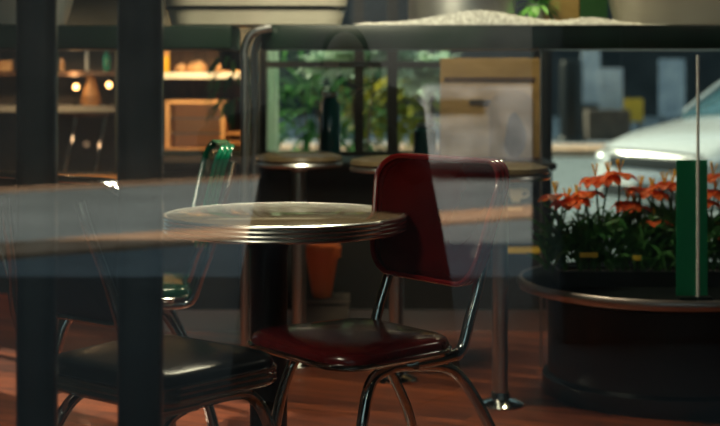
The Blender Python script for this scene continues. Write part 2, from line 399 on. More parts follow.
# ------------------------------------------------------------------ tall shelf unit behind the stools
sD = 5.45
sh = thing('high_shelf', 'long dark green high shelf with round-cornered frame above the stools', 'shelf', (0, sD, 0))
sx0, sx1 = xat(264, sD), 2.3
sz0, sz1 = zat(50, sD), zat(27, sD)
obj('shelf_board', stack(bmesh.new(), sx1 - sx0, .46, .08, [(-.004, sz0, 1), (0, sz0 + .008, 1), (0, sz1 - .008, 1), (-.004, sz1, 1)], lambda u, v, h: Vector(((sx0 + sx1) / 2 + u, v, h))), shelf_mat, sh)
lx = xat(250, sD)
for yy in (-.19, .19):
    obj('frame_tube', tube(bmesh.new(), [(lx + .10, yy * 1.3, sz1 - .01), (lx + .03, yy * 1.3, sz1 - .03), (lx, yy * 1.3, sz1 - .09), (lx, yy * 1.3, sz0 - .10), (lx, yy * 1.3, .6), (lx, yy * 1.3, 0)], .016), steel, sh, label='bent steel side frame')
xx = xat(541, sD - .2)
obj('rod', tube(bmesh.new(), [(xx, -.2, 0), (xx, -.2, sz0)], .0045, 10, 0), steel, sh)
obj('rod', tube(bmesh.new(), [(2.2, .19, 0), (2.2, .19, sz0)], .011, 10, 0), steel, sh)

def basin(name, label, x0, x1, D, m, zb, h, flare=.02, grp=None, lipm=None, band=None):
    a, b = xat(x0, D), xat(x1, D); w_ = b - a; cxx = (a + b) / 2
    t = thing(name, label, 'basin', (cxx, D, zb), 0, grp)
    pr = [(-.03, .0, .9), (-.02, .0, 1), (-.004, .006, 1), (flare * .5, h * .5, 1), (flare, h - .01, 1), (flare - .008, h - .008, 1), (flare * .5 - .01, h * .5, 1), (-.03, .014, 1), (-.03, .012, .5)]
    obj('basin_body', stack(bmesh.new(), w_, .28, .10, pr, lambda u, v, h_: Vector((u, v, h_))), m, t)
    def loop(f_, z_, r_, nm, mm):
        q = rrect(w_ + 2 * f_, .28 + 2 * f_, .10 + f_); q = q + [q[0]]
        obj(nm, tube(bmesh.new(), [(u, v, z_) for u, v in q], r_, 8, 0), mm, t)
    loop(flare, h, .008, 'rolled_lip', lipm or m)
    if band: loop(flare * band / h + .002, band, .007, 'dark_band', black_metal)
    return t
# a second, lower ledge at the left carries the left basins
l2 = thing('wall_ledge', 'dark ledge high at the left, continuing the line of the high shelf', 'shelf', (0, sD, 0))
obj('ledge_board', B(-1.75, sx0 - .11, -.2, .23, sz0, sz1, bev=.01), shelf_mat, l2)
for xx in (-1.6, -.9): obj('bracket', B(xx - .012, xx + .012, -.12, .16, sz0 - .012, sz0), black_metal, l2, smooth=False)
for xx in (-1.6, -.9): obj('upright', B(xx - .015, xx + .015, .17, .20, 0, sz0 - .0125), black_metal, l2, smooth=False)
zs = sz1
basin('serving_trough', 'dull grey trough on the ledge in the top left corner', -14, 64, sD, grey_enamel, zs, .17, .04)
basin('serving_trough', 'long cream enamel trough with a dark band, above the warm lit hatch', 172, 342, sD, cream, zs, .17, .035, band=.07)
basin('serving_trough', 'cream enamel trough with thin lip at the right end of the high shelf', 616, 735, sD + .03, cream, zs, .17, .03)
pt = thing('stock_pot', 'wide shiny steel pot in the middle of the high shelf', 'pot', (xat(462, sD + .06), sD + .06, zs))
obj('pot_body', lathe(bmesh.new(), [(0, 0), (.20, 0), (.212, .012), (.213, .20), (.208, .20), (.20, .02), (0, .015)], 64), mat('worn_aluminium', (.6, .6, .58), .42, 1.), pt)
obj('pot_rim', lathe(bmesh.new(), [(.208, .195), (.222, .197), (.224, .204), (.215, .208), (.206, .205)], 64), chrome, pt)
for s_ in (-1, 1): obj('handle', tube(bmesh.new(), [(s_ * .21, -.05, .15), (s_ * .25, -.045, .155), (s_ * .25, .045, .155), (s_ * .21, .05, .15)], .007, 10), chrome, pt)
# white granules spilled along the front of the shelf
bm = bmesh.new(); NX = 260; rows = []
for j in range(7):
    row = []
    for i in range(NX + 1):
        px = 352 + i * (668 - 352) / NX
        hump = .006 + .046 * math.exp(-((px - 478) / 55) ** 2) + .020 * math.exp(-((px - 590) / 26) ** 2) + .006 * random.random()
        if px > 640: hump *= .45
        e = math.sin(PI * j / 6); edge = min(1, (px - 350) / 14, (670 - px) / 10)
        row.append(bm.verts.new((xat(px, sD - .17), -.225 + .012 * j + random.uniform(-.003, .003), sz1 + .0006 + max(0, hump * e * edge))))
    rows.append(row)
for a, b in zip(rows, rows[1:]):
    for i in range(NX): bm.faces.new([a[i], a[i + 1], b[i + 1], b[i]])
g = obj('sugar_spill', bm, sugar); g.location = (0, sD, 0)
tag(g, 'drift of white granules heaped along the front edge of the high shelf', 'sugar', kind='stuff')
# small dark clip and boards above the shelf
tb = obj('board_panel', B(xat(542, 5.63), xat(578, 5.63), 5.60, 5.63, sz1, sz1 + .40), tan, smooth=False)
tb.name = 'tall_board'; tag(tb, 'plain yellow tan board standing at the rear of the high shelf', 'board')
# support for it
gbn = obj('green_board', B(xat(579, 5.63), xat(606, 5.63), 5.60, 5.63, sz1, sz1 + .40), mat('green_board_paint', (.03, .12, .03), .5), smooth=False)
tag(gbn, 'narrow dark green board standing beside the yellow tan board', 'board')
for o_ in (tb, gbn): o_.data.transform(Matrix.Translation((0, 0, 0)))

# ------------------------------------------------------------------ tan sign board with pear shape on the counter
mD = 6.2; mz = .72
s = thing('sign_board', 'tan sign board with a dark rounded figure, standing on the counter behind the red chair', 'sign', (0, mD, mz))
bx0, bx1, bz1 = xat(440, mD), xat(540, mD), zat(58, mD) - mz
obj('board', B(bx0, bx1, 0, .02, 0, bz1, bev=.004), tan, s)
bm = bmesh.new()
ax, aw = xat(512, mD), .10
out = []
for k in range(25):
    a = PI * k / 24; out.append((ax + aw * math.cos(a), .24 + .07 * math.sin(a)))
out += [(ax - aw, .01), (ax + aw, .01)]
def plate(bm, pts, ya, yb):
    v0 = [bm.verts.new((a, ya, b)) for a, b in pts]; v1 = [bm.verts.new((a, yb, b)) for a, b in pts]
    bm.faces.new(v0); bm.faces.new(v1[::-1]); n = len(pts)
    for i in range(n): bm.faces.new([v0[i], v0[(i + 1) % n], v1[(i + 1) % n], v1[i]])
    return bm
obj('arched_panel', plate(bmesh.new(), out, -.008, -.0005), tan2, s, smooth=False)
pear = []
for k in range(40):
    a = 2 * PI * k / 40; r_ = .052 - .018 * math.sin(a) + .006 * math.cos(3 * a)
    pear.append((ax + .012 + r_ * .85 * math.cos(a), .12 + .07 * math.sin(a) + r_ * .6 * math.sin(a)))
obj('dark_figure', plate(bmesh.new(), pear, -.013, -.0085), mat('dark_brown_print', (.035, .02, .012), .6), s, smooth=False)
obj('top_band', B(bx0 + .02, bx1 - .02, -.006, -.0005, bz1 - .10, bz1 - .085), brown_wood, s, smooth=False)
obj('top_band', B(bx0 + .13, bx1 - .03, -.006, -.0005, bz1 - .205, bz1 - .185), brown_box, s, smooth=False)
obj('foot_rail', B(bx0, bx1, -.04, .06, 0, .012), brown_wood, s, smooth=False)

# dark cabinet silhouettes on the counter, left of the sign
def jar(x, h, r, m, label, D=6.2, grp=None):
    t = thing('glass_jar', label, 'jar', (xat(x, D), D, .72), 0, grp)
    obj('jar_body', lathe(bmesh.new(), [(0, 0), (r, 0), (r * 1.04, .01), (r * 1.04, h * .8), (r * .7, h * .9), (r * .7, h * .93), (0, h * .93)], 28), m, t)
    obj('lid', lathe(bmesh.new(), [(0, h * .931), (r * .8, h * .931), (r * .8, h), (0, h)], 28), steel, t)
jar(330, .30, .045, mat('teal_glass', (.01, .05, .06), .1, 0, .6, .4), 'tall teal jar with steel lid on the counter behind the first stool')
jar(425, .16, .05, mat('dark_teal_glass', (.015, .06, .06), .1, 0, .6, .4), 'squat dark teal jar on the counter behind the red chair back')

# pale canvas added outside as stand-in for the bright strip at the window edge
cuY = 7.95
bn = thing('canvas_stand_in', 'added pale green canvas strip standing in for the bright sliver at the left edge of the rear window', 'banner', (xat(262, cuY), cuY, -.2))
bw_ = xat(276, cuY) - xat(262, cuY)
bm = bmesh.new(); rows = []
for j in range(2):
    rows.append([bm.verts.new((.015 + bw_ * i / 40, .010 * math.sin(i / 40 * PI * 5), .7 + j * 1.1)) for i in range(41)])
for i in range(40): bm.faces.new([rows[0][i], rows[0][i + 1], rows[1][i + 1], rows[1][i]])
cu = obj('canvas', bm, curtain, bn); so = cu.modifiers.new('s', 'SOLIDIFY'); so.thickness = .003
obj('pole', tube(bmesh.new(), [(0, 0, 0), (0, 0, 1.85)], .012, 12, 0), steel, bn)
obj('crossbar', tube(bmesh.new(), [(-.01, 0, 1.805), (bw_ + .03, 0, 1.805)], .006, 10, 0), steel, bn)
obj('base_plate', B(-.12, .12, -.10, .10, 0, .012), black_metal, bn, smooth=False)
# ------------------------------------------------------------------ foliage
def leaf(bm, p, d, up, L, W, n=4, droop=.3):
    d = d.normalized(); s_ = d.cross(up).normalized(); prev = None; pos = Vector(p)
    for i in range(n + 1):
        t_ = i / n; w_ = W * math.sin(PI * (t_ * .92 + .04)) ** .8
        a = bm.verts.new(pos + s_ * w_); b = bm.verts.new(pos - s_ * w_); c_ = bm.verts.new(pos + Vector((0, 0, -.15 * w_)))
        if prev: bm.faces.new([prev[0], a, c_, prev[2]]); bm.faces.new([prev[2], c_, b, prev[1]])
        prev = (a, b, c_); d = (d + Vector((0, 0, -droop / n))).normalized(); pos = pos + d * (L / n)
def rnd_dir(): 
    a = random.uniform(0, 2 * PI); z = random.uniform(-.4, .9); q = math.sqrt(max(0, 1 - z * z)); return Vector((q * math.cos(a), q * math.sin(a), z))
def bush(name, label, cat, loc, rx, rz, n, L, W, m, height, m2=None, trunk=True):
    t = thing(name, label, cat, loc)
    bm = bmesh.new()
    for i in range(n):
        d = rnd_dir(); k = random.uniform(.35, 1)
        p_ = Vector((d.x * rx * k, d.y * rx * .6 * k, height + d.z * rz * k))
        leaf(bm, p_, (d + rnd_dir() * .8), Vector((0, 0, 1)), L * random.uniform(.7, 1.2), W, 4, .8)
    obj('foliage', bm, m, t)
    bm = bmesh.new()
    for i in range(5):
        d = rnd_dir(); tube(bm, [(0, 0, -.02), (d.x * .03, d.y * .03, height * .5), (d.x * rx * .5, d.y * rx * .4, height + abs(d.z) * rz * .5)], .014, 7, 5, .4)
    obj('stems', bm, brown_wood, t)
    return t
GZ = -.2
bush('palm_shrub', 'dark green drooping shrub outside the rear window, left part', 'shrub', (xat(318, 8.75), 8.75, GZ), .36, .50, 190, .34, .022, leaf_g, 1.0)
bush('sunlit_tone_shrub', 'shrub with sunlight put into its pale leaf colour, outside the rear window, just under the high shelf', 'shrub', (xat(362, 8.0), 8.0, GZ), 0.30, .085, 480, .12, .032, leaf_p, 1.37)
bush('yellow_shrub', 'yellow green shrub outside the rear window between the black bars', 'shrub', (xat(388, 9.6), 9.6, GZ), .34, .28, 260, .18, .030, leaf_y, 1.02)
bush('sunlit_tone_shrub', 'shrub with sunlight put into its pale leaf colour, outside the rear window, right of the black bars', 'shrub', (xat(432, 8.15), 8.15, GZ), .16, .13, 260, .11, .032, leaf_p, 1.27)
# leafy sprig above the shelf
v = thing('potted_herb', 'small bright green herb in a steel pot on the high shelf', 'plant', (xat(536, sD + .03), sD + .03, sz1))
obj('pot', lathe(bmesh.new(), [(0, 0), (.03, 0), (.036, .09), (.031, .09), (.027, .07), (0, .07)], 24), steel, v)
bm = bmesh.new()
for k in range(26):
    d = rnd_dir(); d.z = abs(d.z) + .3; leaf(bm, (0, 0, .08), d, Vector((.1, .2, 1)), .11, .014, 5, 1.6)
obj('foliage', bm, mat('bright_leaf', (.12, .42, .03), .5), v)
# hanging plant in front of the hatch
hp = thing('hanging_plant', 'dark trailing plant hanging in front of the warm lit hatch', 'plant', (xat(232, 6.5), 6.5, zat(70, 6.5)))
obj('pot', lathe(bmesh.new(), [(0, 0), (.05, 0), (.065, .09), (.058, .09), (.045, .02), (0, .02)], 28), black_metal, hp)
obj('cord', tube(bmesh.new(), [(0, 0, .08), (0, 0, 2.8 - zat(70, 6.5))], .003, 6, 0), black_metal, hp)
bm = bmesh.new()
for k in range(70):
    a = random.uniform(0, 2 * PI); d = Vector((math.cos(a), math.sin(a) * .5, random.uniform(-.1, .7))); z0 = .06 - random.random() ** 2 * .28
    leaf(bm, (math.cos(a) * .04, math.sin(a) * .04, z0), d, Vector((0, 0, 1)), .13, .012, 5, 2.2)
obj('foliage', bm, leaf_g, hp)

# ------------------------------------------------------------------ lilies in a trough
fD, fZ = 4.74, .39
tr = thing('flower_trough', 'long dark trough holding the orange lilies, behind the low dark table', 'planter', (0, fD, 0))
tx0, tx1 = xat(556, fD), xat(735, fD)
tr.location.z = fZ
q = .07
obj('trough_box', box(box(box(box(box(bmesh.new(), tx0, tx1, -q, -q + .01, 0, .05), tx0, tx1, q - .01, q, 0, .05), tx0, tx0 + .01, -q + .01, q - .01, 0, .05), tx1 - .01, tx1, -q + .01, q - .01, 0, .05), tx0 + .01, tx1 - .01, -q + .01, q - .01, 0, .01), black_metal, tr, smooth=False)
obj('soil', B(tx0 + .01, tx1 - .01, -q + .01, q - .01, .01, .042), soil, tr, smooth=False)
fB = fZ + .042
heads_all = [(560, [(556, 190), (568, 196)]), (582, [(577, 193), (588, 186)]), (600, [(596, 172), (609, 170)]), (618, [(620, 168), (628, 196)]), (636, [(634, 203), (641, 184)]), (655, [(652, 186), (664, 180)]), (670, [(655, 215), (672, 178)]), (688, [(684, 180), (694, 190)]), (706, [(702, 196), (714, 184)]), (724, [(712, 170), (716, 228)])]
places = ['leftmost of the row', 'second from the left end of the trough', 'third from the left, tall, before the car nose', 'fourth from the left, before the headlight', 'fifth from the left, with one low bloom', 'sixth from the left, before the grille', 'seventh from the left, with a bloom hanging low', 'beside the green panel, on its left', 'just right of the white rod', 'at the right edge of the picture']
for (cx_, hs), pl in zip(heads_all, places):
    lp = thing('lily_plant', 'orange lily plant in the dark trough, ' + pl, 'flower', (xat(cx_, fD), fD + random.uniform(-.02, .02), fB), 0, 'orange lilies in the trough')
    bm = bmesh.new()
    for k in range(62):
        a = random.uniform(0, 2 * PI); d = Vector((math.cos(a) * .35, math.sin(a) * .35, 1)); z0 = random.uniform(0, .20)
        leaf(bm, (random.uniform(-.05, .05), random.uniform(-.02, .02), z0 * .7 - .01), d + rnd_dir() * .25, Vector((math.sin(a), -math.cos(a), .1)), random.uniform(.09, .17), .0075, 6, 1.3)
    obj('foliage', bm, lily_leaf, lp)
    for (hx, hy) in hs:
        hx3 = (hx - cx_) * fD / F; hz3 = zat(hy, fD) - fB
        obj('stem', tube(bmesh.new(), [(0, 0, -.01), (hx3 * .3, 0, hz3 * .5), (hx3, 0, hz3 - .02)], .0035, 7, 5), stem_m, lp)
        bm = bmesh.new(); tilt = rnd_dir() * .5
        for k in range(7):
            a = 2 * PI * k / 7 + random.random() * .3; d = Vector((math.cos(a), math.sin(a), .55)) + tilt * .6
            leaf(bm, (hx3, 0, hz3 - .02), d, Vector((0, 0, 1)), .070, .023, 5, 1.5)
        bl = obj('bloom', bm, petal, lp)
        bm = bmesh.new(); 
        for k in range(5):
            d = rnd_dir() * .5 + Vector((0, -.3, 1)); tube(bm, [(hx3, 0, hz3 - .015), tuple(Vector((hx3, 0, hz3)) + d.normalized() * .03)], .0022, 5, 0)
        obj('stamens', bm, pollen, bl)
for px, py, lab in ((589, 255, 'yellow plant tag among the lily leaves, near the left'), (637, 258, 'small yellow plant tag in the middle of the lily leaves')):
    tg = thing('plant_tag', lab, 'tag', (xat(px, fD - .055), fD - .055, fB), 0)
    hz3 = zat(py, fD - .055) - fB; ww = .03 if px < 600 else .014
    obj('stake', tube(bmesh.new(), [(0, .004, -.03), (0, .004, hz3)], .002, 6, 0), black_metal, tg)
    obj('card', B(-ww, ww, 0, .002, hz3 - .008, hz3 + .008), yellow, tg, smooth=False)
# ------------------------------------------------------------------ low round dark table
LX, LY, LR, LZ = 1.055, 4.86, .50, fZ
lt = thing('low_round_table', 'large low round black table with a pale metal rim, right of the stools', 'table', (LX, LY, 0))
obj('tabletop', lathe(bmesh.new(), [(0, LZ - .03), (LR - .01, LZ - .03), (LR - .01, LZ), (0, LZ)], 96), mat('black_lacquer', (.006, .008, .008), 1.0, 0, .02), lt)
obj('table_rim', lathe(bmesh.new(), [(LR - .011, LZ - .031), (LR, LZ - .031), (LR + .006, LZ - .02), (LR + .006, LZ - .006), (LR, LZ + .002), (LR - .011, LZ + .002)], 96), mat('pale_rim_metal', (.5, .42, .40), .35, 1.), lt)
obj('pedestal', lathe(bmesh.new(), [(0, 0), (.415, 0), (.42, .01), (.42, .06), (.40, .07), (.40, LZ - .06), (.42, LZ - .05), (.42, LZ - .031), (0, LZ - .031)], 64), black_metal, lt)

gY = 4.415
gp = thing('table_sign', 'thin white pole with a bright green panel, on the low round table', 'sign', (xat(698, gY), gY, LZ))
obj('pole', tube(bmesh.new(), [(0, 0, .008), (0, 0, zat(55, gY) - LZ)], .005, 10, 0), white, gp)
obj('base_plate', B(-.06, .04, -.02, .02, 0, .008), black_metal, gp, smooth=False)
obj('green_panel', B(xat(677, gY) - xat(698, gY), xat(708, gY) - xat(698, gY), .007, .011, .01, zat(160, gY) - LZ), green_glass, gp, smooth=False)
# ------------------------------------------------------------------ warm hatch (kitchen) behind the rear wall
KD = 7.12
hb = thing('kitchen_shelving', 'warm lit shelving seen through the hatch with a white ledge across', 'shelving', (0, KD, 0))
obj('back_panel', B(KX0 - .12, KX1 + .02, .62, .65, 0, 1.5), brown_wood, hb, smooth=False)
obj('side_panel', B(KX0 - .12, KX0 - .10, 0.01, .62, 0, 1.5), warm_wood, hb, smooth=False)
obj('side_panel', B(KX1 + .005, KX1 + .02, 0.01, .62, 0, 1.5), warm_wood, hb, smooth=False)
zl_ = zat(79, 7.15)
obj('white_ledge', B(KX0 - .09, KX1 + .004, .02, .60, zl_, zl_ + .034, bev=.004), white, hb, label='white ledge')
obj('bottom_shelf', B(KX0 - .09, KX1 + .004, .02, .60, KZ0 - .05, KZ0 - .02), warm_wood, hb, smooth=False)
mw = thing('oven', 'glowing framed oven inside the warm lit hatch', 'oven', (xat(196, 7.3), 7.25, KZ0 - .02))
ow, oh = .145, .27
bm = bmesh.new()
box(bm, -ow - .012, -ow + .012, 0, .25, 0, oh); box(bm, ow - .012, ow + .012, 0, .25, 0, oh); box(bm, -ow, ow, 0, .25, 0, .02); box(bm, -ow, ow, 0, .25, oh - .02, oh); box(bm, -ow, ow, .24, .26, 0, oh)
obj('casing', bm, mat('peach_enamel', (.75, .45, .22), .4), mw, smooth=False, label='peach coloured frame')
obj('interior', B(-ow + .013, ow - .013, .225, .238, .021, oh - .021), glow_screen, mw, smooth=False)
obj('rack', box(box(bmesh.new(), -ow + .013, ow - .013, .02, .22, .09, .094), -ow + .013, ow - .013, .02, .22, .17, .174), steel, mw, smooth=False)
def loaf(px, y, w_, h_, label, D=7.35):
    bm = bmesh.new(); bmesh.ops.create_uvsphere(bm, u_segments=24, v_segments=14, radius=1)
    for vv in bm.verts:
        vv.co.x *= w_; vv.co.y *= .06; vv.co.z = max(vv.co.z, -.55) * h_ * (1 + .1 * math.sin(vv.co.x * 80))
    o = obj('bread_loaf', bm, bread); o.location = (xat(px, D), D, zl_ + .034 + .55 * h_)
    tag(o, label, 'bread', 'bread on the white ledge of the hatch'); return o
loaf(197, 0, .055, .04, 'round golden loaf on the white ledge, middle of the hatch')
loaf(222, 0, .05, .055, 'tall pale loaf on the white ledge at the right of the hatch')
loaf(181, 0, .032, .032, 'small dark bun on the white ledge left of the golden loaf')
yb = thing('yellow_canister', 'yellow canister with lid on the white ledge at the left of the hatch', 'canister', (xat(164.5, 7.3), 7.3, zl_ + .034))
obj('canister_body', lathe(bmesh.new(), [(0, 0), (.026, 0), (.027, .005), (.027, .085), (0, .085)], 24), mat('yellow_tin', (.8, .5, .03), .3), yb)
obj('lid', lathe(bmesh.new(), [(0, .0855), (.028, .0855), (.028, .12), (.012, .125), (0, .13)], 24), bread, yb)
bx = obj('parcel', B(-.035, .035, -.04, .04, 0, .14, bev=.004), tan); bx.location = (xat(240, 7.3), 7.3, zl_ + .034)
tag(bx, 'upright tan parcel at the right end of the white hatch ledge', 'parcel')
for nm_, lx_, ly_, lz_, tx_ in (('over the warm lit hatch', -.8, 6.75, 1.27, .2), ('over the display case', -1.55, 6.62, 1.27, .2)):  # hidden strip lights, added to brighten the hatch and the display case
    lf = thing('added_strip_light', 'slim black strip light added out of view ' + nm_, 'light', (lx_, ly_, lz_))
    obj('housing', B(-.21, .21, -.05, .03, .03, .06), black_metal, lf, smooth=False)
    obj('hanger', tube(bmesh.new(), [(0, 0, .06), (0, 0, 2.8 - lz_)], .004, 6, 0), black_metal, lf)
# stacked trays at lower right of the hatch
for k, zz in enumerate((zat(134, 7.3), zat(143, 7.3))):
    o = obj('wooden_tray', B(xat(227, 7.3), xat(248, 7.3), 7.26, 7.40, zz - .006, zz + .012, bev=.003), warm_wood)
    tag(o, ('upper' if k == 0 else 'lower') + ' pale wooden tray in the hatch, right of the oven', 'tray', 'wooden trays in the hatch')

# ------------------------------------------------------------------ left niche: display case with lamps
ND = 7.12
nc = thing('display_case', 'dark wooden display case with a grey shelf, behind the left posts', 'cabinet', (0, ND, 0))
obj('back_panel', B(NX0 - .03, NX1 + .03, .50, .52, 0, 1.4), brown_box, nc, smooth=False)
obj('side_panel', B(NX0 - .03, NX0 - .01, .01, .5, 0, 1.4), brown_box, nc, smooth=False)
obj('side_panel', B(NX1 + .01, NX1 + .03, .01, .5, 0, 1.4), brown_box, nc, smooth=False)
obj('shelf', B(NX0 - .01, NX1 + .01, .02, .5, zat(112, 7.15), zat(106, 7.15)), mat('grey_shelf', (.35, .34, .32), .5), nc, smooth=False, label='grey shelf')
obj('upper_shelf', B(NX0 - .01, NX1 + .01, .12, .5, zat(76, 7.2), zat(71, 7.2)), brown_wood, nc, smooth=False)
obj('ledge', B(NX0 - .01, NX1 + .02, -.16, .02, NZ0 - .045, NZ0 - .005), mat('orange_ledge', (.75, .36, .13), .5), nc, smooth=False, label='orange wooden ledge')
def lamp(px, py, lab, D=7.3):
    t = thing('table_lamp', lab, 'lamp', (xat(px, D), D, zat(106, 7.15)), 0, 'small lamps in the display case')
    h_ = zat(py, D) - zat(106, 7.15)
    obj('lamp_base', lathe(bmesh.new(), [(0, 0), (.02, 0), (.02, .006), (.004, .012), (.004, h_ - .018), (0, h_ - .018)], 16), black_metal, t)
    obj('bulb', lathe(bmesh.new(), [(0, h_ - .018), (.012, h_ - .012), (.017, h_), (.012, h_ + .013), (0, h_ + .018)], 16), bulb, t, label='glowing bulb')
lamp(76, 87, 'small glowing lamp in the display case, at its left side')
lamp(109, 85, 'small glowing lamp in the display case, at its right side')
bt = thing('brown_bottle', 'brown wooden bottle shaped vase between the two small lamps', 'vase', (xat(91, 7.35), 7.35, zat(106, 7.15)))
obj('vase_body', lathe(bmesh.new(), [(0, 0), (.05, 0), (.055, .02), (.04, .08), (.022, .13), (.022, .17), (0, .17)], 24), warm_wood, bt)
cd = obj('green_bottle', lathe(bmesh.new(), [(0, 0), (.018, 0), (.02, .01), (.02, .07), (.008, .10), (.008, .12), (0, .12)], 20), mat('green_bottle_glass', (.03, .3, .2), .1, 0, .7, .5)); cd.location = (xat(107, 7.35), 7.35, zat(71, 7.2))
tag(cd, 'green bottle on the upper shelf of the display case', 'bottle')
cd = obj('white_candle', lathe(bmesh.new(), [(0, 0), (.009, 0), (.009, .11), (0, .115)], 14), white); cd.location = (xat(87, 7.35), 7.35, zat(71, 7.2))
tag(cd, 'thin white candle on the upper shelf of the display case', 'candle')
cd = obj('orange_jar', lathe(bmesh.new(), [(0, 0), (.014, 0), (.014, .05), (.008, .055), (.008, .066), (0, .066)], 16), bread); cd.location = (xat(62, 7.3), 7.3, zat(71, 7.2))
tag(cd, 'small orange jar on the upper shelf of the display case, left end', 'jar')
cd = obj('orange_box', B(-.04, .04, -.04, .04, 0, .055, bev=.004), bread); cd.location = (xat(4, 7.3), 7.3, zat(71, 7.2))
tag(cd, 'orange box on the upper shelf at the left edge of the picture', 'box')
# far chair leaning chrome legs in the niche
fc = thing('folding_stool', 'folding stool with slanting chrome legs below the grey shelf of the display case', 'stool', (xat(88, 7.25), 7.22, 0))
zt_ = zat(116, 7.2)
for (xa, xb) in ((79, 67), (108, 98)):
    a, b = xat(xa, 7.2) - xat(88, 7.2), xat(xb, 7.2) - xat(88, 7.2)
    zlow = zat(170, 7.2); k = (a - b) / (zt_ - zlow)
    obj('leg', tube(bmesh.new(), [(a, -.03, zt_), (a - k * zt_, -.03, 0)], .010, 10, 0), chrome, fc)
obj('seat', B(-.12, .12, -.045, .15, zt_, zt_ + .018, bev=.005), brown_wood, fc)

# ------------------------------------------------------------------ outside
struct('street', B(-30, 30, 7.12, 40, GZ - .1, GZ), asphalt)
def strip(name, p0, p1, w_, h_, m, z=GZ):
    d = Vector((p1[0] - p0[0], p1[1] - p0[1])).normalized(); n = Vector((-d.y, d.x)) * w_
    bm = bmesh.new(); plate_pts = [(p0[0], p0[1]), (p1[0], p1[1]), (p1[0] + n.x, p1[1] + n.y), (p0[0] + n.x, p0[1] + n.y)]
    v0 = [bm.verts.new((a, b, z)) for a, b in plate_pts]; v1 = [bm.verts.new((a, b, z + h_)) for a, b in plate_pts]
    bm.faces.new(v0[::-1]); bm.faces.new(v1)
    for i in range(4): bm.faces.new([v0[i], v0[(i + 1) % 4], v1[(i + 1) % 4], v1[i]])
    return struct(name, bm, m)
strip('kerb_far', (-12, 22.6), (14, 21.4), 1.5, .12, kerb_m)
strip('pavement_far', (-14, 24.1), (16, 22.9), 16, .11, pavement)
struct('facade_far', B(-20, 26, 39, 40, GZ, 14), facade_m)
# things on the far pavement
fpz = GZ + .11
def far(px, D): return xat(px, D)
ub = thing('street_cabinet', 'dark brown street cabinet on the far pavement, left of the white car', 'cabinet', (far(607, 25.2), 25.2, fpz))
obj('cabinet_body', B(-.38, .38, -.25, .25, 0, .55, bev=.02), brown_box, ub)
obj('door', B(-.34, -.01, -.262, -.25, .04, .50), brown_box, ub, smooth=False); obj('door', B(.01, .34, -.262, -.25, .04, .50), brown_box, ub, smooth=False)
def far_board(px, D, w_, z0, z1, m, label):
    t = thing('notice_board', label, 'sign', (far(px, D), D, fpz))
    obj('board', B(-w_ / 2, w_ / 2, 0, .04, z0, z1, bev=.01), m, t)
    for s_ in (-1, 1): obj('post', B(s_ * w_ * .35 - .025, s_ * w_ * .35 + .025, .041, .08, 0, z1 - .05), black_metal, t, smooth=False)
far_board(591, 26.6, .36, .62, 1.65, pale_panel, 'tall pale blue notice board behind the street cabinet, its left one')
far_board(611, 26.0, .44, .50, 1.30, pale_panel, 'pale blue notice board behind the street cabinet, its right one')
far_board(634, 25.6, .34, .32, .74, yellow, 'yellow notice board on the far pavement beside the street cabinet')
far_board(672, 29, .55, .30, 1.5, pale_panel, 'dull pale notice board behind the hood of the white car')
dr = thing('street_bollard', 'thick dark bollard on the far pavement, beside the pale paving', 'bollard', (far(571, 24.6), 24.6, fpz))
obj('bollard_shaft', lathe(bmesh.new(), [(.24, 0), (.24, .05), (.2, .09), (.2, 1.35), (.17, 1.42), (0, 1.44)], 28), black_metal, dr)
obj('bollard_base', lathe(bmesh.new(), [(0, 0), (.30, 0), (.30, .04), (.245, .05), (0, .05)], 28), black_metal, dr)

